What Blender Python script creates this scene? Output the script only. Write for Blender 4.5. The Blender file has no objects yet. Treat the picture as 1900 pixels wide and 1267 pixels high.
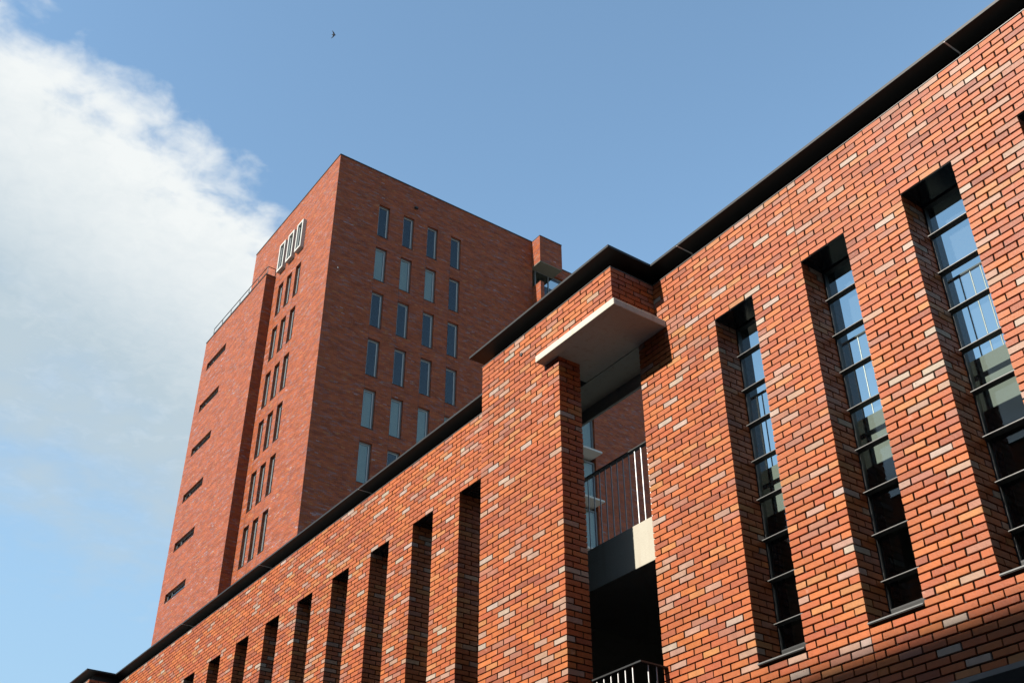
import bpy, math, random
import numpy as np
from mathutils import Matrix, Vector

S = bpy.context.scene
COL = S.collection
H = 1.6                       # all heights below are given above the camera's eye, the ground is 1.6 m lower

# ------------------------------------------------------------------ camera
cam_d = bpy.data.cameras.new("camera")
cam = bpy.data.objects.new("camera", cam_d)
COL.objects.link(cam)
cam_d.sensor_width = 36.0
cam_d.lens = 2088.4 / 1900.0 * 36.0
cam_d.clip_start = 0.05
cam_d.clip_end = 3000.0
R3 = ((0.58089752, 0.8139747, -0.00180659), (0.46124738, -0.32734137, 0.82468083), (-0.67067796, 0.47988833, 0.56559549))
cam.matrix_world = Matrix(((R3[0][0], R3[1][0], -R3[2][0], 0.0), (R3[0][1], R3[1][1], -R3[2][1], 0.0),
                           (R3[0][2], R3[1][2], -R3[2][2], H), (0, 0, 0, 1)))
S.camera = cam

# ------------------------------------------------------------------ node helper
class NT:
    def __init__(self, tree):
        self.t = tree
        tree.nodes.clear()
    def n(self, typ, ins=None, **props):
        nd = self.t.nodes.new(typ)
        for k, v in props.items():
            setattr(nd, k, v)
        for k, v in (ins or {}).items():
            self.set(nd.inputs[k], v)
        return nd
    def set(self, sock, v):
        if isinstance(v, bpy.types.NodeSocket):
            self.t.links.new(v, sock)
        elif v is not None:
            if hasattr(sock.default_value, "__len__") and len(sock.default_value) == 4 and len(v) == 3:
                v = (*v, 1.0)
            sock.default_value = v
    def m(self, op, a, b=None, c=None, clamp=False):
        nd = self.t.nodes.new("ShaderNodeMath")
        nd.operation = op
        nd.use_clamp = clamp
        for i, v in enumerate((a, b, c)):
            if v is not None:
                self.set(nd.inputs[i], v)
        return nd.outputs[0]
    def step(self, v, lo, hi, o0=0.0, o1=1.0):
        nd = self.n("ShaderNodeMapRange", {"Value": v, "From Min": lo, "From Max": hi, "To Min": o0, "To Max": o1}, interpolation_type="SMOOTHSTEP")
        return nd.outputs[0]
    def noise(self, vec, scale, detail=3.0, rough=0.5, dist=0.0):
        nd = self.n("ShaderNodeTexNoise", {"Vector": vec, "Scale": scale, "Detail": detail, "Roughness": rough, "Distortion": dist})
        return nd.outputs[0]
    def mix(self, fac, a, b, blend="MIX"):
        nd = self.n("ShaderNodeMix", data_type="RGBA", blend_type=blend)
        self.set(nd.inputs[0], fac); self.set(nd.inputs[6], a); self.set(nd.inputs[7], b)
        return nd.outputs[2]
    def ramp(self, fac, stops, interp="LINEAR"):
        nd = self.n("ShaderNodeValToRGB", {"Fac": fac})
        cr = nd.color_ramp
        cr.interpolation = interp
        while len(cr.elements) < len(stops):
            cr.elements.new(0.5)
        for e, (p, c) in zip(cr.elements, stops):
            e.position = p
            e.color = (*c, 1.0)
        return nd.outputs[0]

# ------------------------------------------------------------------ sky, clouds, sun, exposure
SUN_TRAVEL = Vector((0.044, 0.8433, -0.5356)).normalized()
to_sun = -SUN_TRAVEL
W = bpy.data.worlds.new("World")
S.world = W
W.use_nodes = True
w = NT(W.node_tree)
sky = w.n("ShaderNodeTexSky", sky_type="NISHITA", sun_disc=False,
          sun_elevation=math.asin(to_sun.z), sun_rotation=math.atan2(to_sun.x, to_sun.y),
          altitude=20.0, air_density=1.0, dust_density=0.3, ozone_density=0.85)
gen = w.n("ShaderNodeTexCoord").outputs["Generated"]
sep = w.n("ShaderNodeSeparateXYZ", {"Vector": gen})
dz = w.m("MAXIMUM", sep.outputs[2], 0.07)
px = w.m("DIVIDE", sep.outputs[0], dz)
py = w.m("DIVIDE", sep.outputs[1], dz)
pv = w.n("ShaderNodeCombineXYZ", {"X": px, "Y": py, "Z": 0.0}).outputs[0]
# one long cloud bank drifting over: s is the distance behind its front edge, on the cloud layer
s0 = w.m("ADD", w.m("MULTIPLY", w.m("ADD", px, 0.925), -0.918), w.m("MULTIPLY", py, -0.395))
big = w.m("SUBTRACT", w.noise(pv, 4.2, 2.0, 0.5), 0.5)
mid = w.m("SUBTRACT", w.noise(pv, 12.0, 4.0, 0.52, 0.2), 0.5)
fine = w.m("SUBTRACT", w.noise(pv, 34.0, 6.0, 0.62, 0.6), 0.5)
s1 = w.m("ADD", s0, w.m("ADD", w.m("MULTIPLY", big, 0.14), w.m("ADD", w.m("MULTIPLY", mid, 0.27), w.m("MULTIPLY", fine, 0.06))))
front = w.m("POWER", w.step(s1, -0.01, 0.115), 0.75)
s2 = w.m("ADD", s0, w.m("ADD", w.m("MULTIPLY", big, 0.75), w.m("MULTIPLY", mid, 0.55)))
back = w.step(s2, 0.45, 1.35, 1.0, 0.0)
wisp = w.m("MULTIPLY", w.step(w.m("ADD", mid, w.m("MULTIPLY", big, 0.7)), 0.02, 0.45), w.m("MULTIPLY", w.step(s0, 0.3, 0.8), w.step(s0, 0.95, 1.6, 0.5, 0.0)))
dens = w.m("MAXIMUM", w.m("MULTIPLY", w.m("MULTIPLY", front, back), 0.96), wisp)
dens = w.m("MULTIPLY", dens, w.step(sep.outputs[2], 0.12, 0.32))
thick = w.m("ADD", w.step(s1, 0.05, 0.55, 1.0, 0.0), w.m("ADD", w.m("MULTIPLY", mid, 0.9), w.m("MULTIPLY", fine, 0.5)), clamp=True)
cloud = w.mix(thick, (1.75, 2.12, 2.36), (3.1, 3.2, 3.17))
blue = w.mix(1.0, sky.outputs[0], (0.91, 1.0, 0.935, 1.0), "MULTIPLY")
haze = w.step(sep.outputs[2], 0.22, 0.62, 0.72, 0.0)       # paler air towards the horizon, all the way round
blue = w.mix(haze, blue, (1.22, 1.88, 2.55, 1.0))
skyc = w.mix(dens, blue, cloud)
bg = w.n("ShaderNodeBackground", {"Color": skyc, "Strength": 0.11})
w.t.links.new(bg.outputs[0], w.n("ShaderNodeOutputWorld").inputs[0])

sun_d = bpy.data.lights.new("sun", "SUN")
sun_d.energy = 5.0
sun_d.angle = math.radians(0.53)
sun_d.color = (1.0, 0.93, 0.83)
sun = bpy.data.objects.new("sun", sun_d)
COL.objects.link(sun)
sun.rotation_euler = SUN_TRAVEL.to_track_quat("-Z", "Y").to_euler()
sun.location = (0, -20, 40)

S.view_settings.view_transform = "Standard"
S.view_settings.look = "None"
S.view_settings.exposure = 1.44
S.view_settings.gamma = 1.0
S.view_settings.use_curve_mapping = False

# ------------------------------------------------------------------ materials
def mat(name):
    m_ = bpy.data.materials.new(name)
    m_.use_nodes = True
    return m_, NT(m_.node_tree)

def finish(t, color, rough=0.6, spec=0.5, metal=0.0, bump=None, bump_d=0.002):
    ins = {"Base Color": color, "Roughness": rough, "Specular IOR Level": spec, "Metallic": metal}
    p = t.n("ShaderNodeBsdfPrincipled", ins)
    if bump is not None:
        b = t.n("ShaderNodeBump", {"Height": bump, "Distance": bump_d, "Strength": 1.0})
        t.t.links.new(b.outputs[0], p.inputs["Normal"])
    t.t.links.new(p.outputs[0], t.n("ShaderNodeOutputMaterial").inputs[0])
    return p

def simple(name, color, rough=0.5, spec=0.5, metal=0.0, vary=0.12, scale=3.0, grain=0.0):
    m_, t = mat(name)
    pos = t.n("ShaderNodeNewGeometry").outputs["Position"]
    v = t.m("ADD", t.m("MULTIPLY", t.noise(pos, scale, 4.0, 0.6), 2 * vary), 1.0 - vary)
    c = t.mix(1.0, color, t.n("ShaderNodeCombineXYZ", {"X": v, "Y": v, "Z": v}).outputs[0], "MULTIPLY")
    r = t.m("ADD", t.m("MULTIPLY", t.noise(pos, scale * 4, 3.0), 0.16), rough - 0.08)
    finish(t, c, r, spec, metal, t.noise(pos, 120.0, 2.0) if grain else None, grain)
    return m_

PALETTE = [  # fired brick colours and how often they occur
    ((0.570, 0.160, 0.038), 13), ((0.520, 0.135, 0.035), 27), ((0.490, 0.120, 0.034), 26), ((0.450, 0.108, 0.036), 13),
    ((0.390, 0.100, 0.045), 6), ((0.430, 0.170, 0.115), 8), ((0.550, 0.215, 0.075), 6), ((0.480, 0.285, 0.230), 8), ((0.500, 0.385, 0.350), 3.6),
    ((0.320, 0.085, 0.040), 1.2)]
PALETTE = [((c[0] * 0.400, c[1] * 0.392, c[2] * 0.34), n) for c, n in PALETTE]
PW = np.cumsum([p[1] for p in PALETTE]) / sum(p[1] for p in PALETTE)

def brick_skin(t, base, pos):
    """fired surface of one brick: cloudy tone, pits, kiln flashes"""
    cl = t.noise(pos, 14.0, 4.0, 0.6)
    v = t.m("ADD", t.m("MULTIPLY", cl, 0.56), t.m("ADD", 0.56, t.m("MULTIPLY", t.noise(pos, 0.9, 3.0, 0.6), 0.32)))
    c = t.mix(1.0, base, t.n("ShaderNodeCombineXYZ", {"X": v, "Y": v, "Z": v}).outputs[0], "MULTIPLY")
    fl = t.step(t.noise(pos, 6.5, 3.0, 0.7), 0.63, 0.80, 0.0, 0.30)
    c = t.mix(fl, c, (0.30, 0.20, 0.16))
    pit = t.step(t.noise(pos, 85.0, 2.0, 0.5), 0.66, 0.74, 0.0, 0.62)
    c = t.mix(pit, c, (0.07, 0.03, 0.02))
    h = t.m("ADD", t.noise(pos, 55.0, 4.0, 0.6), t.m("MULTIPLY", pit, -0.6))
    rough = t.m("ADD", t.m("MULTIPLY", cl, 0.3), 0.42)
    finish(t, c, rough, 0.28, 0.0, h, 0.0022)

BRICK_STUFF, t = mat("fired brick, tone per brick")
brick_skin(t, t.n("ShaderNodeAttribute", attribute_name="tone").outputs[0], t.n("ShaderNodeNewGeometry").outputs["Position"])
BRICK_PART, t = mat("fired brick")
brick_skin(t, t.n("ShaderNodeObjectInfo").outputs["Color"], t.n("ShaderNodeNewGeometry").outputs["Position"])

def far_brick(name, course=0.0625, module=0.2064, dark=1.0):
    """brickwork too far off to tell the bricks apart: tone per brick, dark joints"""
    m_, t = mat(name)
    g = t.n("ShaderNodeNewGeometry")
    sp = t.n("ShaderNodeSeparateXYZ", {"Vector": g.outputs["Position"]})
    sn = t.n("ShaderNodeSeparateXYZ", {"Vector": g.outputs["True Normal"]})
    side = t.m("GREATER_THAN", t.m("ABSOLUTE", sn.outputs[0]), 0.6)
    u = t.m("ADD", t.m("MULTIPLY", sp.outputs[1], side), t.m("MULTIPLY", sp.outputs[0], t.m("SUBTRACT", 1.0, side)))
    rv = t.m("DIVIDE", t.m("ADD", sp.outputs[2], 20.0), course)
    row = t.m("FLOOR", rv)
    half = t.m("MULTIPLY", t.m("FLOORED_MODULO", row, 2.0), 0.5)
    cv = t.m("ADD", t.m("DIVIDE", t.m("ADD", u, 200.0), module), half)
    colm = t.m("FLOOR", cv)
    wn = t.n("ShaderNodeTexWhiteNoise", {"Vector": t.n("ShaderNodeCombineXYZ", {"X": colm, "Y": row, "Z": side}).outputs[0]}, noise_dimensions="3D").outputs[0]
    # tones drift in drifts of a few bricks, as pallets were mixed
    drift = t.noise(t.n("ShaderNodeCombineXYZ", {"X": t.m("MULTIPLY", colm, 0.16), "Y": t.m("MULTIPLY", row, 0.30), "Z": side}).outputs[0], 1.0, 3.0, 0.6)
    val = t.m("ADD", t.m("MULTIPLY", wn, 0.60), t.m("MULTIPLY", t.m("SUBTRACT", drift, 0.30), 1.05), clamp=True)
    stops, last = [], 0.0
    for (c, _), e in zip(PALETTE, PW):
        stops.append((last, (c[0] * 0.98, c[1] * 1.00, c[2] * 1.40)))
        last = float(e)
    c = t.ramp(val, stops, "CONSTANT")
    fr = t.m("FRACT", rv)
    fc = t.m("FRACT", cv)
    joint = t.m("MAXIMUM", t.m("LESS_THAN", fr, 0.15), t.m("LESS_THAN", fc, 0.05))
    c = t.mix(joint, c, (0.05, 0.032, 0.024))
    rough = t.m("ADD", t.m("MULTIPLY", wn, 0.3), 0.38)
    st = t.noise(t.n("ShaderNodeCombineXYZ", {"X": t.m("MULTIPLY", colm, 0.21), "Y": t.m("MULTIPLY", row, 0.26), "Z": t.m("ADD", side, 7.0)}).outputs[0], 1.0, 4.0, 0.65)
    sv = t.step(st, 0.30, 0.70, 0.74, 1.22)
    c = t.mix(1.0, c, t.n("ShaderNodeCombineXYZ", {"X": sv, "Y": sv, "Z": sv}).outputs[0], "MULTIPLY")
    gl = t.noise(t.n("ShaderNodeCombineXYZ", {"X": t.m("MULTIPLY", colm, 0.24), "Y": t.m("MULTIPLY", row, 0.40), "Z": t.m("ADD", side, 3.0)}).outputs[0], 1.0, 3.0, 0.6)
    c = t.mix(t.m("MULTIPLY", t.step(gl, 0.50, 0.68, 0.0, 0.62), t.m("GREATER_THAN", wn, 0.35)), c, (0.135, 0.085, 0.085))
    finish(t, c, rough, 0.14, 0.0, t.m("SUBTRACT", 1.0, joint), 0.006)
    return m_

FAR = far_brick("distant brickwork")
MORTAR = simple("dark mortar", (0.022, 0.017, 0.014), 0.95, 0.1, grain=0.003)
def concrete(name, lo, hi):
    m_, t = mat(name)
    pos = t.n("ShaderNodeNewGeometry").outputs["Position"]
    cv = t.mix(t.noise(pos, 2.2, 5.0, 0.65), lo, hi)
    pores = t.step(t.noise(pos, 42.0, 2.0), 0.70, 0.78, 0.0, 0.55)
    cv = t.mix(pores, cv, (0.16, 0.145, 0.12))
    sc = t.n("ShaderNodeVectorMath", {0: pos, 1: (9.0, 9.0, 0.9)}, operation="MULTIPLY").outputs[0]
    cv = t.mix(t.step(t.noise(sc, 1.6, 4.0), 0.52, 0.75, 0.0, 0.45), cv, (0.20, 0.165, 0.13))
    finish(t, cv, 0.8, 0.3, 0.0, t.noise(pos, 60.0, 4.0), 0.002)
    return m_
CONCRETE = concrete("pale concrete", (0.26, 0.245, 0.20), (0.345, 0.325, 0.275))
CONCB = concrete("weathered concrete", (0.20, 0.187, 0.15), (0.285, 0.268, 0.22))
GLOSS = simple("glossy black panel", (0.010, 0.011, 0.013), 0.12, 0.5, 0.0, 0.1, 2.0)
SOFFIT = simple("shade-darkened soffit board", (0.11, 0.105, 0.08), 0.8, 0.2)  # weak ambient light under the loggia is put into this darker colour
SLABG = simple("greenish glass-dimmed concrete", (0.105, 0.112, 0.098), 0.8, 0.3, 0.0, 0.25, 1.2)  # dimming by the slot glass is put into this darker, greener colour
CLIP = simple("bright clip", (0.5, 0.5, 0.5), 0.4, 0.5, 0.2)
SLABC = simple("grey cast concrete", (0.24, 0.24, 0.22), 0.8, 0.3, 0.0, 0.2, 1.5, 0.002)
BLACK = simple("black coated metal", (0.008, 0.0085, 0.0085), 0.5, 0.3, 0.0, 0.2, 2.0)
DARKMETAL = simple("dark grey steel", (0.011, 0.012, 0.0125), 0.5, 0.4, 0.0, 0.15, 3.0)
EDGE = simple("bright metal and edge highlight", (0.11, 0.11, 0.107), 0.4, 0.5, 0.3, 0.1, 5.0)  # on transoms and sills it paints in the sunlit front edge
GALV = simple("galvanised bar", (0.24, 0.24, 0.24), 0.45, 0.5, 0.35, 0.1, 9.0)
FRAME = simple("grey window frame", (0.085, 0.095, 0.10), 0.45, 0.5, 0.0, 0.08, 2.0)
SASH = simple("pale window sash", (0.28, 0.295, 0.295), 0.45, 0.5, 0.0, 0.08, 2.0)
WHITE = simple("white window box", (0.28, 0.282, 0.262), 0.5, 0.5, 0.0, 0.08, 1.0)
BLIND = simple("drawn pale blind", (0.34, 0.39, 0.36), 0.8, 0.2, 0.0, 0.10, 0.8)
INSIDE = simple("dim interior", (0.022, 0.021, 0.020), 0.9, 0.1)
ASPHALT = simple("asphalt", (0.05, 0.05, 0.052), 0.9, 0.3, 0.0, 0.2, 2.0, 0.004)
PAVING = simple("grey paving", (0.26, 0.25, 0.235), 0.85, 0.3, 0.0, 0.15, 2.0, 0.003)

def glass(name, tint, base, k):
    m_, t = mat(name)
    tr = t.n("ShaderNodeBsdfTransparent", {"Color": tint})
    gl = t.n("ShaderNodeBsdfGlossy", {"Color": (0.93, 0.97, 1.0), "Roughness": 0.01})
    g_ = t.n("ShaderNodeNewGeometry")      # Schlick's law, the same from both sides of the sheet
    cs = t.m("ABSOLUTE", t.n("ShaderNodeVectorMath", {0: g_.outputs["Incoming"], 1: g_.outputs["Normal"]}, operation="DOT_PRODUCT").outputs["Value"])
    fr = t.m("POWER", t.m("SUBTRACT", 1.0, cs, clamp=True), 5.0)
    fac = t.m("ADD", t.m("MULTIPLY", fr, k), base, clamp=True)
    mx = t.n("ShaderNodeMixShader")
    t.set(mx.inputs[0], fac); t.set(mx.inputs[1], tr.outputs[0]); t.set(mx.inputs[2], gl.outputs[0])
    t.t.links.new(mx.outputs[0], t.n("ShaderNodeOutputMaterial").inputs[0])
    return m_
SOLAR = glass("greenish solar glass", (0.88, 0.92, 0.91), 0.04, 0.9)
CLEAR = glass("window glass", (0.75, 0.79, 0.79), 0.05, 0.9)

# ------------------------------------------------------------------ mesh helpers
WLOC = {}
def link(o, parent=None, at=(0, 0, 0)):
    COL.objects.link(o)
    at = Vector(at)
    if parent is not None:
        o.parent = parent
        o.location = at - WLOC[parent.name]
    else:
        o.location = at
    WLOC[o.name] = at
    return o

def thing(name, label, cat, at):
    e = bpy.data.objects.new(name, None)
    e.empty_display_size = 0.3
    link(e, None, at)
    e["label"] = label
    e["category"] = cat
    return e

class MB:
    """collects boxes and prisms into one mesh"""
    def __init__(self):
        self.v, self.f = [], []
    def box(self, x0, x1, y0, y1, z0, z1):
        n = len(self.v)
        self.v += [(x0, y0, z0), (x1, y0, z0), (x1, y1, z0), (x0, y1, z0), (x0, y0, z1), (x1, y0, z1), (x1, y1, z1), (x0, y1, z1)]
        self.f += [tuple(n + i for i in q) for q in ((0, 3, 2, 1), (4, 5, 6, 7), (0, 1, 5, 4), (1, 2, 6, 5), (2, 3, 7, 6), (3, 0, 4, 7))]
        return self
    def prism(self, pts, z0, z1):
        n, k = len(self.v), len(pts)
        self.v += [(p[0], p[1], z0) for p in pts] + [(p[0], p[1], z1) for p in pts]
        self.f.append(tuple(n + i for i in reversed(range(k))))
        self.f.append(tuple(n + k + i for i in range(k)))
        for i in range(k):
            j = (i + 1) % k
            self.f.append((n + i, n + j, n + k + j, n + k + i))
        return self
    def tube(self, a, b, r, seg=8):
        a, b = Vector(a), Vector(b)
        d = (b - a).normalized()
        u = d.orthogonal().normalized()
        v_ = d.cross(u)
        n = len(self.v)
        for c in (a, b):
            for i in range(seg):
                q = 2 * math.pi * i / seg
                self.v.append(tuple(c + u * (r * math.cos(q)) + v_ * (r * math.sin(q))))
        for i in range(seg):
            j = (i + 1) % seg
            self.f.append((n + i, n + j, n + seg + j, n + seg + i))
        self.f.append(tuple(n + i for i in reversed(range(seg))))
        self.f.append(tuple(n + seg + i for i in range(seg)))
        return self
    def mesh(self, name, m_):
        me = bpy.data.meshes.new(name)
        me.from_pydata(self.v, [], self.f)
        me.materials.append(m_)
        me.update()
        return me
    def build(self, name, m_, parent=None, at=None, bevel=0.0):
        """vertices are in world space (heights above the eye); at = where the origin goes"""
        if at is None:
            a = np.array(self.v)
            at = ((a[:, 0].min() + a[:, 0].max()) / 2, (a[:, 1].min() + a[:, 1].max()) / 2, a[:, 2].min())
        self.v = [(x - at[0], y - at[1], z - at[2]) for x, y, z in self.v]
        o = bpy.data.objects.new(name, self.mesh(name, m_))
        link(o, parent, (at[0], at[1], at[2] + H))
        if bevel:
            bv = o.modifiers.new("bevel", "BEVEL")
            bv.width = bevel
            bv.segments = 2
            bv.limit_method = "ANGLE"
        return o

def holed_wall(plane, us, zs, t0, t1, hole):
    """one watertight wall with rectangular holes. plane 'y': u runs along x, thickness along y; plane 'x': u along y."""
    us, zs = sorted(set(us)), sorted(set(zs))
    nu, nz = len(us) - 1, len(zs) - 1
    full = [[not hole((us[i] + us[i + 1]) / 2, (zs[k] + zs[k + 1]) / 2) for k in range(nz)] for i in range(nu)]
    mb, idx = MB(), {}
    def vid(i, k, s):
        if (i, k, s) not in idx:
            idx[(i, k, s)] = len(mb.v)
            d = (t0, t1)[s]
            mb.v.append((us[i], d, zs[k]) if plane == "y" else (d, us[i], zs[k]))
        return idx[(i, k, s)]
    flip = plane == "x"
    def face(q):
        mb.f.append(tuple(reversed(q)) if flip else tuple(q))
    for i in range(nu):
        for k in range(nz):
            if not full[i][k]:
                continue
            face([vid(i, k, 0), vid(i + 1, k, 0), vid(i + 1, k + 1, 0), vid(i, k + 1, 0)])
            face([vid(i, k, 1), vid(i, k + 1, 1), vid(i + 1, k + 1, 1), vid(i + 1, k, 1)])
            if i == 0 or not full[i - 1][k]:
                face([vid(i, k, 0), vid(i, k + 1, 0), vid(i, k + 1, 1), vid(i, k, 1)])
            if i == nu - 1 or not full[i + 1][k]:
                face([vid(i + 1, k, 0), vid(i + 1, k, 1), vid(i + 1, k + 1, 1), vid(i + 1, k + 1, 0)])
            if k == 0 or not full[i][k - 1]:
                face([vid(i, k, 0), vid(i, k, 1), vid(i + 1, k, 1), vid(i + 1, k, 0)])
            if k == nz - 1 or not full[i][k + 1]:
                face([vid(i, k + 1, 0), vid(i + 1, k + 1, 0), vid(i + 1, k + 1, 1), vid(i, k + 1, 1)])
    return mb

def copy_under(o, parent, at):
    c = o.copy()
    return link(c, parent, at)

# ------------------------------------------------------------------ ground and street
def flat(name, x0, x1, y0, y1, z, m_, thick=None):
    mb = MB()
    if thick:
        mb.box(x0, x1, y0, y1, z - thick, z)
    else:
        mb.v = [(x0, y0, z), (x1, y0, z), (x1, y1, z), (x0, y1, z)]
        mb.f = [(0, 1, 2, 3)]
    o = mb.build(name, m_)
    o["kind"] = "structure"
    return o
flat("ground", -900, 900, -900, 900, -1.74, PAVING)
flat("road", -300, 200, -8.0, -1.5, -1.736, ASPHALT)
flat("pavement", -300, 200, -1.5, 6.2, -1.60, PAVING, 0.135)
flat("pavement", -300, 200, -12.9, -8.0, -1.60, PAVING, 0.135)

# ------------------------------------------------------------------ the low brick building
YF, YB = 6.94, 6.345            # wall face, face of the projecting bays
BLD = thing("brick_building", "long low red brick building with tall window slots and black roof edge before the tower", "building", (-7.0, 7.1, 0.0))
MOD, J, CH, ZC = 0.2064, 0.0135, 0.0625, 3.0
BH, BL = CH - J, MOD - J
PITCH, SLOT = 1.135, 0.511
SLOT_R = [-6.235 + PITCH * i for i in range(8)]
SLOT_L = [-10.85 - PITCH * i for i in range(11)]
SLOTS = SLOT_R + SLOT_L
ZS0, ZS1 = 3.0, 6.5
XR, XL = 3.1, -23.9             # ends of the wall as built
BAY_L, PIL, BAY_R, OPN = -9.478, -8.0, -7.068, -7.36
CAN_L, CAN_R, CAN_Y = -8.256, -6.912, 6.22
SHOP = (-5.66, 2.3, 2.4375)
rng = random.Random(11)
nprng = np.random.default_rng(5)

def tone():
    r = rng.random()
    i = int(np.searchsorted(PW, r))
    c = PALETTE[min(i, len(PALETTE) - 1)][0]
    k = rng.uniform(0.92, 1.08)
    return tuple(min(1.0, x * k * rng.uniform(0.96, 1.04)) for x in c)

bricks = []                     # (x0,x1,y0,y1,z0,z1, front?)
JAMB, JAMB_L = 0.295, 0.365
def lay(x0, x1, k, yf, phase, lc=None, rc=None):
    """lay one course of running bond from x0 to x1 on face yf; lc/rc: depth of the return at a left/right corner, or None"""
    z0 = ZC + CH * k + J / 2
    z1 = z0 + BH
    sh = phase + (k % 2) * MOD / 2
    n0 = math.floor((x0 - sh) / MOD) - 1
    row = []
    n = n0
    while True:
        a = sh + n * MOD + J / 2
        b = a + BL
        n += 1
        if a >= x1:
            break
        a, b = max(a, x0), min(b, x1)
        if b - a > 0.004:
            row.append([a, b])
    if not row:
        return
    for i in (0, -1):           # no slivers at the ends, and no gap
        if len(row) > 1 and row[i][1] - row[i][0] < 0.07:
            if i == 0:
                row[1][0] = row[0][0]
                row.pop(0)
            else:
                row[-2][1] = row[-1][1]
                row.pop()
    row[0][0], row[-1][1] = x0, x1
    for i, (a, b) in enumerate(row):
        dep = 0.085
        for corner, edge in ((lc, i == 0), (rc, i == len(row) - 1)):
            if corner and edge:
                dep = 0.0975 if b - a > 0.15 else BL
        jx = nprng.uniform(-0.0016, 0.0016)
        bricks.append((a + (jx if i else 0), b + (jx if i < len(row) - 1 else 0), yf, yf + dep, z0, z1, True))
        for corner, edge, ex in ((lc, i == 0, a), (rc, i == len(row) - 1, b)):
            if corner and edge:                     # bricks of the return wall behind the corner brick
                y = yf + dep + J
                while y < yf + corner - 0.02:
                    e = min(y + BL, yf + corner)
                    if yf + corner - e < 0.06:
                        e = yf + corner
                    if ex == b:
                        bricks.append((ex - 0.085, ex, y, e, z0, z1, False))
                    else:
                        bricks.append((ex, ex + 0.085, y, e, z0, z1, False))
                    y = e + J

def main_course(k):
    zm = ZC + CH * (k + 0.5)
    for xa, xb, slots, phase, lcorner, rcorner in ((OPN, XR, SLOT_R, SLOT_R[0] - 0.008 + J / 2, None, None), (XL, BAY_L, SLOT_L, SLOT_L[0] - 0.008 + J / 2, None, None)):
        holes = []
        if ZS0 < zm < ZS1:
            holes += [(s, s + SLOT) for s in slots if xa < s < xb - 0.6]
        if zm < SHOP[2] and xa == OPN:
            holes.append(SHOP[:2])
        dj = JAMB if xa == OPN else JAMB_L
        cuts = [xa]
        lc = [None]
        spans = []
        for h0, h1 in sorted(holes):
            spans.append((cuts[-1], h0, lc[-1], dj))
            cuts.append(h1)
            lc.append(dj)
        spans.append((cuts[-1], xb, lc[-1], None))
        for a, b, l, r in spans:
            mj = [x for x in (-5.1, -10.85) if a + 0.1 < x < b - 0.1]
            if xa == OPN and a == OPN:
                l = JAMB
            if mj:
                lay(a, mj[0] - 0.004, k, YF, phase, l, None)
                lay(mj[0] + 0.005, b, k, YF, phase, None, r)
            else:
                lay(a, b, k, YF, phase, l, r)

def bay_course(k, off):
    zm = ZC + CH * (k + 0.5)
    ph = PIL + J / 2 + off
    if zm < 6.80:
        lay(BAY_L + off, PIL + off, k, YB, ph, YF - YB, JAMB)
    elif zm < 6.875:
        lay(BAY_L + off, CAN_L - 0.004 + off, k, YB, ph, YF - YB, None)
    else:
        lay(BAY_L + off, BAY_R + off, k, YB, ph - 0.003, YF - YB, YF - YB)

for k in range(-73, 71):
    main_course(k)
    bay_course(k, 0.0)
    bay_course(k, -16.85)

# the 300 bricks that show largest in the photograph are parts of their own
Rm = np.array(R3)
def look(p):
    v = Rm @ np.array(p)
    return (950 + v[0] / v[2] * 2088.4, 633.5 - v[1] / v[2] * 2088.4) if v[2] > 0.2 else None
sizes = []
for i, b in enumerate(bricks):
    if not b[6]:
        continue
    q = [look((x, b[2], z)) for x, z in ((b[0], b[4]), (b[1], b[4]), (b[1], b[5]), (b[0], b[5]))]
    if any(c is None or not (2 < c[0] < 1898 and 2 < c[1] < 1265) for c in q):
        continue
    ar = 0.5 * abs(sum(q[j][0] * q[(j + 1) % 4][1] - q[(j + 1) % 4][0] * q[j][1] for j in range(4)))
    sizes.append((ar, i))
sizes.sort(reverse=True)
chosen = {i for _, i in sizes[:300]}

def chamfered(lx, ly, lz, seed):
    r = random.Random(seed)
    c = 0.0028
    v, f = [], []
    # outer ring at front chamfer, front ring inset
    def ring(y, ins):
        n = len(v)
        for sx, sz in ((-1, -1), (1, -1), (1, 1), (-1, 1)):
            v.append((sx * (lx / 2 - ins) + r.uniform(-1, 1) * 0.0009, y + r.uniform(-1, 1) * 0.0006, lz / 2 + sz * (lz / 2 - ins) + r.uniform(-1, 1) * 0.0010))
        return n
    a = ring(0.0, c)
    b = ring(c, 0.0)
    d = ring(ly, 0.0)
    f.append((a, a + 1, a + 2, a + 3))
    for p, q in ((a, b), (b, d)):
        for i in range(4):
            j = (i + 1) % 4
            f.append((q + i, q + j, p + j, p + i))
    me = bpy.data.meshes.new("brick")
    me.from_pydata(v, [], f)
    me.materials.append(BRICK_PART)
    me.update()
    return me
VAR = {}
for nm, lx in (("full", BL), ("half", BL / 2 - J / 4)):
    VAR[nm] = [chamfered(lx, 0.0975, BH, 100 + i) for i in range(5)]
for i in sorted(chosen):
    x0, x1, y0, y1, z0, z1, _ = bricks[i]
    nm, lx = ("full", BL) if x1 - x0 > 0.15 else ("half", BL / 2 - J / 4)
    o = bpy.data.objects.new("brick", rng.choice(VAR[nm]))
    link(o, BLD, ((x0 + x1) / 2, y0 + nprng.uniform(-0.0018, 0.0018), z0 + H))
    o.scale = ((x1 - x0) / lx, (y1 - y0) / 0.0975, 1.0)
    o.rotation_euler = (nprng.uniform(-0.006, 0.006), nprng.uniform(-0.006, 0.006), nprng.uniform(-0.006, 0.006))
    o.color = (*tone(), 1.0)

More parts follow.
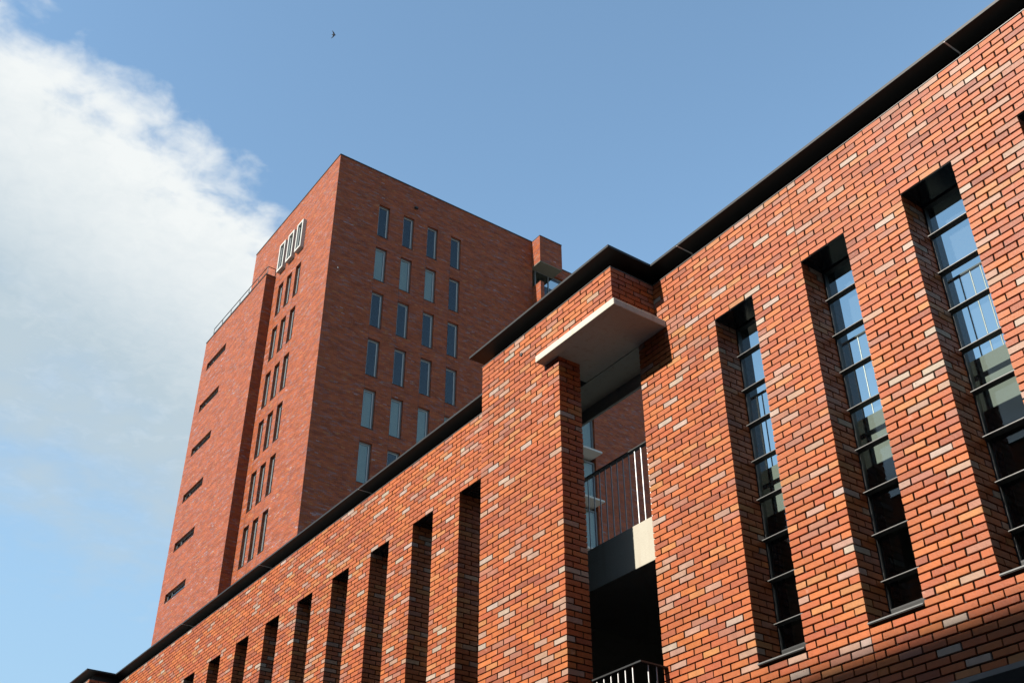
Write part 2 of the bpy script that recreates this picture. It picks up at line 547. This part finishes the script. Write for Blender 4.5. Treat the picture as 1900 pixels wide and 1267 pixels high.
rest = np.array([b[:6] for i, b in enumerate(bricks) if i not in chosen])
n = len(rest)
V = np.empty((n, 8, 3))
for j, (ix, iy, iz) in enumerate(((0, 2, 4), (1, 2, 4), (1, 3, 4), (0, 3, 4), (0, 2, 5), (1, 2, 5), (1, 3, 5), (0, 3, 5))):
    V[:, j, 0], V[:, j, 1], V[:, j, 2] = rest[:, ix], rest[:, iy], rest[:, iz]
V += nprng.uniform(-0.0017, 0.0017, V.shape)
V[:, :, 1] += nprng.uniform(-0.0016, 0.0016, (n, 1))
V[:, :, 0] += nprng.uniform(-0.0008, 0.0008, (n, 1))
FQ = np.array(((0, 3, 2, 1), (4, 5, 6, 7), (0, 1, 5, 4), (1, 2, 6, 5), (2, 3, 7, 6), (3, 0, 4, 7)))
F = (FQ[None] + (np.arange(n) * 8)[:, None, None]).reshape(-1, 4)
V = V.reshape(-1, 3) - np.array((-7.0, 7.1, -H))
me = bpy.data.meshes.new("brickwork")
me.vertices.add(len(V)); me.vertices.foreach_set("co", V.ravel())
me.loops.add(F.size); me.loops.foreach_set("vertex_index", F.ravel())
me.polygons.add(len(F)); me.polygons.foreach_set("loop_start", np.arange(len(F)) * 4)
me.update(calc_edges=True)
tones = np.array([(*tone(), 1.0) for _ in range(n)])
at = me.attributes.new("tone", "FLOAT_COLOR", "FACE")
at.data.foreach_set("color", np.repeat(tones, 6, axis=0).ravel())
me.materials.append(BRICK_STUFF)
me.polygons.foreach_set("use_smooth", np.zeros(len(F), dtype=bool))
bw = bpy.data.objects.new("brickwork", me)
link(bw, BLD, (-7.0, 7.1, 0.0))
bw["kind"] = "stuff"

# mortar body of the walls, 12 mm behind the brick faces
R_ = 0.020
def in_hole(slots, shop):
    def f(u, z):
        if ZS0 - 0.01 < z < ZS1 + 0.004 and any(s - R_ < u < s + SLOT + R_ for s in slots):
            return True
        return bool(shop and SHOP[0] - R_ < u < SHOP[1] + R_ and z < SHOP[2])
    return f
def main_wall(xa, xb, slots, shop):
    us = [xa, xb] + [s - R_ for s in slots] + [s + SLOT + R_ for s in slots] + ([SHOP[0] - R_, SHOP[1] + R_] if shop else [])
    zs = [-1.6, ZS0 - 0.01, ZS1 + 0.004, 7.4375] + ([SHOP[2]] if shop else [])
    return holed_wall("y", [u for u in us if xa <= u <= xb], zs, YF + R_, 7.42, in_hole(slots, shop))
main_wall(OPN + R_, XR, [s for s in SLOT_R if s < XR - 0.6], True).build("wall", MORTAR, BLD)
main_wall(XL, BAY_L - 0.02, [s for s in SLOT_L if s > XL + 0.2], False).build("wall", MORTAR, BLD)

def bay(off, near):
    mb = MB()
    mb.prism([(BAY_L + R_ + off, YB + R_), (PIL - R_ + off, YB + R_), (PIL - R_ + off, YB + 0.283), (BAY_L + 0.3 + off, YB + 0.283), (BAY_L + 0.3 + off, YF + 0.38), (BAY_L + R_ + off, YF + 0.38)], -1.6, 6.797)
    mb.build("bay_wall", MORTAR, BLD)
    MB().box(BAY_L + R_ + off, BAY_R - R_ + off, YB + R_, YF + R_ - 0.003, 6.888, 7.4375).build("bay_wall", MORTAR, BLD)
    MB().box(BAY_L + R_ + off, CAN_L - 0.02 + off, YB + R_, YF - 0.1, 6.799, 6.886).build("bay_wall", MORTAR, BLD)
    MB().box(CAN_L + off, CAN_R + off, CAN_Y, YF - 0.0035, 6.802, 6.886).build("concrete_canopy", CONCRETE, BLD, bevel=0.009)
    MB().box(BAY_L + 0.31 + off, OPN + R_ - 0.003 + off, YF, 7.30, 6.799, 6.90).build("canopy_soffit", CONCRETE, BLD)
    MB().box(BAY_L + 0.31 + off, OPN + R_ - 0.004 + off, 7.312, 7.345, 6.65, 7.43).build("concrete_beam", SLABC, BLD)
    # floor slab of the roof terrace, its edge shows in the opening
    MB().prism([(BAY_L + 0.32 + off, 7.22), (OPN + R_ - 0.005 + off, 7.22), (OPN + R_ - 0.005 + off, 13.0), (BAY_L - 0.022 + off, 13.0), (BAY_L - 0.022 + off, 7.432), (BAY_L + 0.32 + off, 7.432)], 4.53, 5.0).build("floor_slab", CONCB, BLD, bevel=0.006)
    # lower balcony
    MB().box(PIL + 0.002 + off, -7.27 + off, 6.56, YF - 0.004, 1.98, 2.18).build("balcony_slab", CONCRETE, BLD, bevel=0.006)
bay(0.0, True)
bay(-16.85, False)
MB().box(OPN + R_ + 0.003, XR, 7.43, 13.0, 4.53, 5.0).build("floor_slab", SLABG, BLD, bevel=0.006)
MB().box(XL, BAY_L - 0.025, 7.43, 13.0, 4.53, 5.0).build("floor_slab", CONCRETE, BLD)
# rooms below the terrace
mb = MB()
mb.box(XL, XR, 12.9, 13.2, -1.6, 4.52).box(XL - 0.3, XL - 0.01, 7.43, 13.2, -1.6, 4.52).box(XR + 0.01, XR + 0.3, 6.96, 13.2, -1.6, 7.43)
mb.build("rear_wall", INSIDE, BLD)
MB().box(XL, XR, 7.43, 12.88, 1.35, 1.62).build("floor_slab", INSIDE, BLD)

# black roof edge: upstand set back from the brick face, thin overhanging plate on top
OV, ZE = 0.12, 7.58
xl_, xr_ = BAY_L - OV, BAY_R + OV
yo, yb = YF - OV, YB - OV
FAR_R = BAY_R - 16.85 + OV
seams = [-3.14, -6.52, -9.595, -13.42, -16.8, -20.17]
def plate(pts):
    MB().prism(pts, ZE, ZE + 0.028).build("roof_edge", BLACK, BLD)
g = 0.004
plate([(-3.14 + g, yo), (XR + 0.15, yo), (XR + 0.15, 7.5), (-3.14 + g, 7.5)])
plate([(-6.52 + g, yo), (-3.14 - g, yo), (-3.14 - g, 7.5), (-6.52 + g, 7.5)])
plate([(xl_, yb), (xr_, yb), (xr_, yo), (-6.52 - g, yo), (-6.52 - g, 7.5), (xl_, 7.5)])
for a, b in ((-13.42, xl_), (-16.8, -13.42), (-20.17, -16.8), (FAR_R, -20.17)):
    plate([(a + g, yo), (b - g, yo), (b - g, 7.5), (a + g, 7.5)])
plate([(xl_ - 16.85, yb), (FAR_R - g, yb), (FAR_R - g, 7.5), (xl_ - 16.85, 7.5)])
SB = 0.10
def upstand(pts):
    MB().prism(pts, 7.441, ZE - 0.001).build("roof_upstand", BLACK, BLD)
upstand([(BAY_R - SB, YF + SB), (XR, YF + SB), (XR, 7.46), (BAY_R - SB, 7.46)])
upstand([(BAY_L + SB, YB + SB), (BAY_R - SB - 0.002, YB + SB), (BAY_R - SB - 0.002, 7.46), (BAY_L + SB, 7.46)])
upstand([(BAY_R - 16.85 + 0.02, YF + SB), (BAY_L + SB - 0.002, YF + SB), (BAY_L + SB - 0.002, 7.46), (BAY_R - 16.85 + 0.02, 7.46)])
upstand([(BAY_L + SB - 16.85, YB + SB), (BAY_R - SB - 16.85, YB + SB), (BAY_R - SB - 16.85, 7.46), (BAY_L + SB - 16.85, 7.46)])
# thin metal drip edge on the wall head
def drip(x0, x1, yf):
    MB().box(x0, x1, yf - 0.006, yf + SB + 0.004, 7.4345, 7.4405).build("drip_edge", EDGE, BLD)
drip(BAY_R + 0.008, XR, YF); drip(BAY_L - 0.006, BAY_R + 0.006, YB); drip(BAY_R - 16.85 + 0.008, BAY_L - 0.008, YF); drip(BAY_L - 16.856, BAY_R - 16.844, YB)
MB().box(BAY_R - SB + 0.01, BAY_R + 0.0065, YB + SB + 0.006, YF - 0.008, 7.4346, 7.4406).build("drip_edge", EDGE, BLD)
for x in (-3.14, -6.52, -13.42, -16.8, -20.17):       # clips over the plate joints
    mb = MB()
    mb.box(x - 0.007, x + 0.007, yo - 0.004, YF + SB - 0.003, ZE - 0.004, ZE - 0.001)
    mb.box(x - 0.006, x + 0.006, YF + SB - 0.007, YF + SB - 0.002, 7.442, ZE - 0.005)
    mb.build("joint_clip", CLIP, BLD)

# windows in the slots
BARS = [3.41, 3.80, 4.18, 4.575, 4.965, 5.35, 5.735, 6.13]
YP = 7.235
def slot_window(s):
    at0 = (s + SLOT / 2, YP, ZS0 + H)
    hw = SLOT / 2
    fr = holed_wall("y", [-hw - 0.004, -hw + 0.016, hw - 0.016, hw + 0.004], [0.19, 0.206, 3.482, 3.498], -0.006, 0.05,
                    lambda u, z: -hw + 0.016 < u < hw - 0.016 and 0.206 < z < 3.482)
    win = bpy.data.objects.new("window", fr.mesh("window_frame", DARKMETAL))
    link(win, BLD, at0)
    def sub(mb, name, m_):
        o = bpy.data.objects.new(name, mb.mesh(name, m_))
        link(o, win, at0)
        return o
    mb = MB(); mb.box(-hw + 0.014, hw - 0.014, 0.012, 0.018, 0.204, 3.484); sub(mb, "pane", SOLAR)
    bar = MB(); bar.box(-hw + 0.013, hw - 0.013, -0.055, 0.0105, 0.003, 0.0115)
    bme = bar.mesh("transom", DARKMETAL)
    lip = MB(); lip.box(-hw + 0.013, hw - 0.013, -0.060, -0.0555, 0.0065, 0.0125)  # bright lip: the bar's sunlit front edge put into its colour
    lme = lip.mesh("transom", EDGE)
    for b in BARS:
        o = bpy.data.objects.new("transom", bme)
        link(o, win, (at0[0], at0[1], b + H))
        e = bpy.data.objects.new("transom_highlight", lme)
        link(e, win, (at0[0], at0[1], b + H))
    mb = MB(); mb.box(-hw + 0.003, hw - 0.003, -JAMB - 0.012, 0.09, 0.020, 0.034); sub(mb, "sill", BLACK)
    mb = MB(); mb.box(-hw + 0.003, hw - 0.003, -JAMB - 0.017, -JAMB - 0.0125, 0.026, 0.036); sub(mb, "sill_highlight", EDGE)  # paler strip paints in the sunlit front edge of the dark sill
    mb = MB(); mb.box(-hw + 0.003, hw - 0.003, -0.006, 0.05, 0.035, 0.189); sub(mb, "sill_board", BLACK)
    mb = MB(); mb.box(-hw - 0.009, hw + 0.009, -JAMB + 0.008, 0.185, 3.4985, 3.5028); sub(mb, "head_lining", GLOSS)
    for sd, xa, xb in ((-1, -hw - 0.008, -hw - 0.0005), (1, hw + 0.0005, hw + 0.008)):
        mb = MB(); mb.box(xa, xb, 0.051, 0.184, 0.04, 3.498); sub(mb, "jamb_lining", GLOSS)
    return win
w0 = slot_window(SLOTS[0])
for s in SLOTS[1:]:
    if s > XR - 0.6 or s < XL + 0.2:
        continue
    at0 = Vector((s + SLOT / 2, YP if s > OPN else YP + 0.07, ZS0 + H))
    c = copy_under(w0, BLD, at0)
    for ch in w0.children:
        copy_under(ch, c, at0 + ch.location)

# shop front under the steel lintel at the street corner
mb = MB()
mb.box(SHOP[0] + 0.004, SHOP[1] - 0.004, YF - 0.012, 7.3, SHOP[2] - 0.035, SHOP[2] + 0.002)
mb.build("lintel", EDGE, BLD)
fw = holed_wall("y", [SHOP[0] - 0.004] + [SHOP[0] + 0.05 + i * (SHOP[1] - SHOP[0] - 0.05) / 5 + d for i in range(5) for d in (0, (SHOP[1] - SHOP[0] - 0.3) / 5)] + [SHOP[1] + 0.004],
                [-1.58, -1.4, SHOP[2] - 0.12, SHOP[2] - 0.04], 7.24, 7.3,
                lambda u, z: -1.4 < z < SHOP[2] - 0.12 and any(SHOP[0] + 0.05 + i * (SHOP[1] - SHOP[0] - 0.05) / 5 < u < SHOP[0] + 0.05 + i * (SHOP[1] - SHOP[0] - 0.05) / 5 + (SHOP[1] - SHOP[0] - 0.3) / 5 for i in range(5)))
sf = fw.build("shop_front", DARKMETAL, BLD)
mb = MB(); mb.box(SHOP[0] + 0.01, SHOP[1] - 0.01, 7.265, 7.272, -1.5, SHOP[2] - 0.06)
mb.build("pane", CLEAR, sf)

# railings
def railing(pts, ztop, zbot, spacing, parent=BLD, hwid=0.028):
    """square top rail through pts, round bars below; every bar is a piece of its own"""
    at0 = Vector((pts[0][0], pts[0][1], zbot + H))
    mb = MB()
    (x0, y0), (x1, y1) = pts[0], pts[1]
    mb.box(min(x0, x1), max(x0, x1), y0 - hwid, y0 + hwid, ztop - 0.014, ztop)
    if len(pts) > 2:
        mb.box(pts[1][0] - 2 * hwid, pts[1][0], y0 + hwid + 0.001, pts[2][1], ztop - 0.014, ztop)
    rail = mb.build("railing", DARKMETAL, parent, (at0.x, at0.y, zbot))
    bar = MB().tube((0, 0, 0), (0, 0, ztop - 0.016 - zbot), 0.0065, 8)
    bme = bar.mesh("baluster", GALV)
    spots = []
    nb = int((max(x0, x1) - min(x0, x1)) / spacing)
    spots += [(min(x0, x1) + spacing * (i + 0.5), y0) for i in range(nb)]
    if len(pts) > 2:
        nb = int((pts[2][1] - y0) / spacing)
        spots += [(pts[1][0] - hwid, y0 + spacing * (i + 0.8)) for i in range(nb)]
    for x, y in spots:
        o = bpy.data.objects.new("baluster", bme)
        link(o, rail, (x, y, zbot + H))
railing([(BAY_L + 0.35, 7.25), (OPN + 0.006, 7.25)], 5.88, 5.0, 0.1)
railing([(-7.3, 7.5), (XR, 7.5)], 5.865, 5.0, 0.1, hwid=0.014)
railing([(PIL + 0.006, 6.64), (-7.30, 6.64), (-7.30, YF - 0.006)], 3.305, 2.18, 0.1)

# ------------------------------------------------------------------ the tower
TX, TY, TZ = -42.79, 18.92, 44.05
TWL = -53.72
TOW = thing("brick_tower", "tall red brick tower with small windows and three white window boxes behind low building", "tower", (TX - 5, TY + 7, 0.0))
ZLOW = 14.0                     # windows below this are hidden behind the low building
# shaded side (faces +x)
RW = [21.58 + 1.577 * i for i in range(4)]
RH = [41.76 - 3.0 * i for i in range(9)]
WW, WH_ = 0.69, 2.24
hole_r = lambda u, z: any(a < u < a + WW for a in RW) and any(t_ - WH_ < z < t_ for t_ in RH)
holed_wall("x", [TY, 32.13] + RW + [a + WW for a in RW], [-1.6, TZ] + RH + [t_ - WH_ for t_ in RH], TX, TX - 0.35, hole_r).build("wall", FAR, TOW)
# sunlit side (faces -y)
LW = [-47.06, -48.17, -49.25]
LWW = 0.65
LH = [38.87 - 3.0 * i for i in range(8)]
LWH = 2.2
hole_l = lambda u, z: any(a < u < a + LWW for a in LW) and any(t_ - LWH < z < t_ for t_ in LH)
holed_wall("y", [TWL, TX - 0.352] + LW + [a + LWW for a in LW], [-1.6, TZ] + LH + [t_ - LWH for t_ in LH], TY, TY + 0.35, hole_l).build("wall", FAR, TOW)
MB().box(TWL, TWL + 0.35, TY + 0.352, 36, -1.6, TZ).build("wall", FAR, TOW)
MB().box(TWL + 0.6, TX - 0.9, TY + 0.9, 32.0, -1.6, TZ - 0.3).build("core", INSIDE, TOW)
MB().box(TWL + 0.36, TX - 0.36, TY + 0.36, 32.12, TZ - 0.28, TZ - 0.05).build("roof", SLABC, TOW)
cop = MB()
cop.prism([(TWL - 0.02, TY - 0.03), (TX + 0.03, TY - 0.03), (TX + 0.03, 32.12), (TX - 0.37, 32.12), (TX - 0.37, TY + 0.37), (TWL - 0.02, TY + 0.37)], TZ, TZ + 0.06)
cop.build("coping", DARKMETAL, TOW)

def tower_window(axis, at, wd, ht, depth, blind, proto={}):
    """axis 'x': faces +x, u along +y; axis 'y': faces -y, u along +x. at = lower corner on the wall face"""
    key = (axis, wd, ht)
    if key not in proto:
        def place(mb):
            if axis == "x":     # local (u, d, z) -> (-d, u, z)
                mb.v = [(-d, u, z) for u, d, z in mb.v]
                mb.f = [tuple(reversed(f)) for f in mb.f] if False else mb.f
            return mb
        fr = holed_wall("y", [0.004, 0.065, wd - 0.075, wd - 0.004], [0.02, 0.07, ht - 0.085, ht - 0.004], depth, depth + 0.06,
                        lambda u, z: 0.065 < u < wd - 0.075 and 0.07 < z < ht - 0.085)
        sash = holed_wall("y", [0.066, 0.082, wd - 0.125, wd - 0.076], [0.071, 0.10, ht - 0.11, ht - 0.086], depth + 0.015, depth + 0.055,
                          lambda u, z: 0.082 < u < wd - 0.125 and 0.10 < z < ht - 0.11)
        pn = MB().box(0.08, wd - 0.12, depth + 0.03, depth + 0.04, 0.095, ht - 0.105)
        sl = MB().box(0.004, wd - 0.004, -0.025, depth + 0.02, 0.002, 0.019)
        bl = MB().box(0.085, wd - 0.13, depth + 0.075, depth + 0.080, 0.1, ht - 0.11)
        proto[key] = (place(fr).mesh("window_frame", FRAME), place(sash).mesh("sash", SASH), place(pn).mesh("pane", CLEAR),
                      place(sl).mesh("sill", DARKMETAL), place(bl).mesh("blind", BLIND))
    fr, sa, pn, sl, bl = proto[key]
    wpos = (at[0], at[1], at[2] + H)
    win = link(bpy.data.objects.new("window", fr), TOW, wpos)
    for nm, me_ in (("sash", sa), ("pane", pn), ("sill", sl)) + ((("blind", bl),) if blind else ()):
        link(bpy.data.objects.new(nm, me_), win, wpos)
    return win
BL_R = {(1, 0), (1, 1), (4, 0), (4, 1), (4, 2), (4, 3), (5, 0), (1, 2)}
for r, t_ in enumerate(RH):
    for c, a in enumerate(RW):
        tower_window("x", (TX, a, t_ - WH_), WW, WH_, 0.12, (r, c) in BL_R)
for r, t_ in enumerate(LH):
    for a in LW:
        tower_window("y", (a, TY, t_ - LWH), LWW, LWH, 0.15, False)
# movement joints running down from window to window
for a in RW:
    MB().box(TX - 0.01, TX + 0.003, a - 0.014, a - 0.002, 12.0, RH[0] - WH_).build("movement_joint", DARKMETAL, TOW)
for a in LW:
    MB().box(a - 0.020, a - 0.002, TY - 0.003, TY + 0.01, 12.0, LH[0] - LWH).build("movement_joint", DARKMETAL, TOW)
# three white window boxes on the top storey
for x1 in (-46.38, -47.51, -48.64):
    x0, z0, z1, yf = x1 - 0.75, 39.83, 41.80, TY - 0.22
    bx = holed_wall("y", [x0, x0 + 0.115, x1 - 0.115, x1], [z0, z0 + 0.115, z1 - 0.115, z1], yf, TY - 0.002,
                    lambda u, z, x0=x0, x1=x1, z0=z0, z1=z1: x0 + 0.115 < u < x1 - 0.115 and z0 + 0.115 < z < z1 - 0.115).build("window_box", WHITE, TOW)
    hw = holed_wall("y", [x0 + 0.116, x0 + 0.145, x1 - 0.185, x1 - 0.116], [z0 + 0.116, z0 + 0.145, z1 - 0.145, z1 - 0.116], TY - 0.12, TY - 0.08,
                    lambda u, z, x0=x0, x1=x1, z0=z0, z1=z1: x0 + 0.145 < u < x1 - 0.185 and z0 + 0.145 < z < z1 - 0.145)
    hw.build("frame", SASH, bx)
    MB().box(x0 + 0.135, x1 - 0.175, TY - 0.10, TY - 0.09, z0 + 0.135, z1 - 0.135).build("pane", CLEAR, bx)
    MB().box(x0 + 0.117, x1 - 0.117, TY - 0.02, TY - 0.006, z0 + 0.117, z1 - 0.117).build("lining", INSIDE, bx)

# stair block standing against the sunlit side
BX0, BX1, BY, BZ = -58.58, -49.92, 18.34, 39.88
SLT = [37.88 - 2.968 * i for i in range(9)]
SLH = 0.52
S0, S1 = -57.70, -54.85
holed_wall("y", [BX0, S0, S1, BX1], [-1.6, BZ] + SLT + [t_ - SLH for t_ in SLT], BY, BY + 0.35,
           lambda u, z: S0 < u < S1 and any(t_ - SLH < z < t_ for t_ in SLT)).build("stair_block", FAR, TOW)
MB().box(BX1 - 0.35, BX1, BY + 0.352, TY - 0.002, -1.6, BZ).build("stair_block", FAR, TOW)
MB().box(BX0, BX0 + 0.35, BY + 0.352, 25.0, -1.6, BZ).build("stair_block", FAR, TOW)
MB().box(BX0 + 0.6, TWL - 0.3, BY + 0.9, 25.0, -1.6, BZ - 0.4).build("core", INSIDE, TOW)
MB().box(BX0 + 0.36, BX1 - 0.36, BY + 0.36, TY - 0.01, BZ - 0.35, BZ - 0.1).build("roof", SLABC, TOW)
MB().prism([(BX0 - 0.02, BY - 0.03), (BX1 + 0.03, BY - 0.03), (BX1 + 0.03, TY - 0.003), (BX1 - 0.37, TY - 0.003), (BX1 - 0.37, BY + 0.37), (BX0 - 0.02, BY + 0.37)], BZ + 0.002, BZ + 0.05).build("coping", DARKMETAL, TOW)
for t_ in SLT:
    wn = holed_wall("y", [S0 + 0.004, S0 + 0.07, S0 + 0.62, S0 + 0.68, S1 - 0.07, S1 - 0.004], [t_ - SLH + 0.02, t_ - SLH + 0.06, t_ - 0.06, t_ - 0.004], BY + 0.14, BY + 0.20,
                    lambda u, z: (S0 + 0.07 < u < S0 + 0.62 or S0 + 0.68 < u < S1 - 0.07) and t_ - SLH + 0.06 < z < t_ - 0.06).build("slit_window", FRAME, TOW)
    MB().box(S0 + 0.065, S1 - 0.065, BY + 0.165, BY + 0.175, t_ - SLH + 0.055, t_ - 0.055).build("pane", CLEAR, wn)
    MB().box(S0 + 0.004, S1 - 0.004, BY - 0.025, BY + 0.15, t_ - SLH + 0.002, t_ - SLH + 0.019).build("sill", DARKMETAL, wn)
# railing on the stair block roof
ry = BY + 0.05
rl = MB()
rl.tube((BX0 + 0.9, ry, 40.50), (BX1 - 0.04, ry, 40.50), 0.024)
rl.tube((BX1 - 0.04, ry, 40.50), (BX1 - 0.04, TY - 0.01, 40.50), 0.024)
rail = rl.build("terrace_railing", DARKMETAL, TOW)
MB().tube((BX0 + 0.9, ry, 40.12), (BX1 - 0.04, ry, 40.12), 0.014).build("lower_rail", DARKMETAL, rail)
pm = MB().tube((0, 0, 0), (0, 0, 40.50 - BZ - 0.05), 0.02).mesh("post", DARKMETAL)
for i in range(7):
    x = BX1 - 0.04 - i * (BX1 - 0.04 - BX0 - 0.9) / 6
    link(bpy.data.objects.new("post", pm), rail, (x, ry, BZ + 0.05 + H))
link(bpy.data.objects.new("post", pm), rail, (BX1 - 0.04, TY - 0.04, BZ + 0.05 + H))

# corner loggias on the far end of the shaded side
BXO = TX + 0.80
MB().box(TX - 1.6, BXO, 32.135, 33.80, 42.12, 44.04).build("loggia_parapet", FAR, TOW)
MB().box(TX - 1.5, BXO - 0.004, 32.139, 33.79, 42.07, 42.118).build("loggia_soffit", SOFFIT, TOW)
MB().prism([(TX - 0.37, 32.121), (BXO + 0.02, 32.121), (BXO + 0.02, 33.82), (TX - 0.37, 33.82)], 44.042, 44.09).build("coping", DARKMETAL, TOW)
MB().box(TX - 1.4, BXO, 32.135, 32.40, -1.6, 40.60).build("loggia_fin", FAR, TOW)
MB().box(TX - 0.5, TX, 33.802, 48.0, 42.20, 42.95).build("wall", FAR, TOW)
MB().box(TX - 0.52, TX + 0.03, 33.825, 48.0, 42.952, 43.0).build("coping", DARKMETAL, TOW)
MB().box(TX - 0.4, TX, 36.40, 48.0, -1.6, 42.198).build("wall", FAR, TOW)
MB().box(TX - 10.0, TX - 1.6, 32.02, 47.9, -1.6, 42.6).build("core", INSIDE, TOW)
for i in range(10):
    zs_ = 39.27 - 3.0 * i
    MB().box(TX - 1.5, BXO - 0.03, 32.402, 36.24, zs_ + 0.05, zs_ + 0.155).build("balcony_slab", WHITE, TOW)
for i in range(11):
    zb = 39.43 - 3.0 * i
    us = [32.41, 32.50, 33.40, 33.47, 34.40, 34.47, 35.40, 35.47, 36.28, 36.395]
    zt = zb + 2.72
    xg = -0.14
    lw = holed_wall("x", us, [zb, zb + 0.08, zt - 0.09, zt], TX + xg, TX + xg - 0.06,
                    lambda u, z: zb + 0.08 < z < zt - 0.09 and (32.50 < u < 33.40 or 33.47 < u < 34.40 or 34.47 < u < 35.40 or 35.47 < u < 36.28)).build("loggia_window", FRAME, TOW)
    MB().box(TX + xg - 0.035, TX + xg - 0.027, 32.48, 36.30, zb + 0.06, zt - 0.07).build("pane", CLEAR, lw)
    if i in (3, 4, 5):
        MB().box(TX + xg - 0.10, TX + xg - 0.09, 32.5, 36.27, zb + 0.07, zt - 0.08).build("blind", BLIND, lw)

MB().tube((-8.677, YB - 0.012, 7.187), (-8.677, YB + 0.01, 7.187), 0.021, 14).build("vent", DARKMETAL, BLD)
MB().box(TX + 0.002, TX + 0.14, 23.78, 23.98, 42.55, 42.65).build("wall_lamp", DARKMETAL, TOW)
MB().box(TX + 0.002, TX + 0.05, 19.44, 19.50, 36.27, 36.33).build("anchor", SASH, TOW)

# ------------------------------------------------------------------ building across the street (behind the camera: it shades the foot of the wall)
OPP = thing("street_building", "long brick building across the street whose roof edge shades the foot of the wall", "building", (-12.0, -16.0, 0.0))
OY, OZ = -13.0, 15.43
OW = [-58 + 3.2 * i for i in range(30)]
OHs = [0.6 + 3.1 * i for i in range(5)]
oh = lambda u, z: any(a < u < a + 1.4 for a in OW) and any(b < z < b + 1.7 for b in OHs)
holed_wall("y", [-60, 40] + OW + [a + 1.4 for a in OW], [-1.6, OZ] + OHs + [b + 1.7 for b in OHs], OY - 0.3, OY, oh).build("wall", FAR, OPP)
MB().box(-60, 40, -24.0, -13.31, -1.6, OZ - 0.02).build("core", INSIDE, OPP)
MB().box(-60.05, 40.05, -13.35, -12.95, OZ, OZ + 0.05).build("coping", DARKMETAL, OPP)
ofr = holed_wall("y", [0.004, 0.08, 0.66, 0.74, 1.32, 1.396], [0.004, 0.08, 1.62, 1.696], -0.16, -0.10,
                 lambda u, z: (0.08 < u < 0.66 or 0.74 < u < 1.32) and 0.08 < z < 1.62).mesh("window_frame", FRAME)
opn = MB().box(0.07, 1.33, -0.135, -0.127, 0.07, 1.63).mesh("pane", CLEAR)
for a in OW[10:24]:
    for b in OHs:
        wn = link(bpy.data.objects.new("window", ofr), OPP, (a, OY, b + H))
        link(bpy.data.objects.new("pane", opn), wn, (a, OY, b + H))

# ------------------------------------------------------------------ the bird
def bird():
    ray = np.array((-0.63746514, 0.26137829, 0.7903772))
    pos = ray / np.linalg.norm(ray) * 115.0
    st = [(-1.0, 0.02, 0.004, -0.16), (-0.8, 0.085, 0.010, -0.07), (-0.55, 0.13, 0.016, 0.02), (-0.3, 0.16, 0.022, 0.07), (-0.14, 0.20, 0.035, 0.08),
          (-0.07, 0.34, 0.075, 0.07), (0.0, 0.46, 0.10, 0.05), (0.07, 0.34, 0.075, 0.07), (0.14, 0.20, 0.035, 0.08), (0.3, 0.16, 0.022, 0.07),
          (0.55, 0.13, 0.016, 0.02), (0.8, 0.085, 0.010, -0.07), (1.0, 0.02, 0.004, -0.16)]
    half = 0.40
    v, f, N = [], [], 12
    for s, c, th, off in st:
        for i in range(N):
            q = 2 * math.pi * i / N
            v.append((off + 0.5 * c * math.cos(q) * 1.0, s * half, 0.5 * th * math.sin(q) + 0.10 * abs(s) - 0.06 * s * s))
    for a in range(len(st) - 1):
        for i in range(N):
            j = (i + 1) % N
            f.append((a * N + i, a * N + j, (a + 1) * N + j, (a + 1) * N + i))
    f.append(tuple(range(N))[::-1])
    f.append(tuple((len(st) - 1) * N + i for i in range(N)))
    me_ = bpy.data.meshes.new("bird")
    me_.from_pydata(v, [], f)
    for p in me_.polygons:
        p.use_smooth = True
    me_.materials.append(simple("grey feathers", (0.035, 0.04, 0.05), 0.8, 0.2, 0.0, 0.4, 3.0))
    o = bpy.data.objects.new("bird", me_)
    link(o, None, (pos[0], pos[1], pos[2] + H))
    # banking: flies to the right, wings spread up and down the view
    fx = Vector(R3[0])
    fy = (Vector(R3[1]) + Vector(R3[0]) * 0.12).normalized()
    fx = (fx - fy * fx.dot(fy)).normalized()
    fz = fx.cross(fy)
    o.rotation_euler = Matrix((fx, fy, fz)).transposed().to_euler()
    o["label"] = "small dark bird flying with spread wings in the blue sky above the tower"
    o["category"] = "bird"
bird()
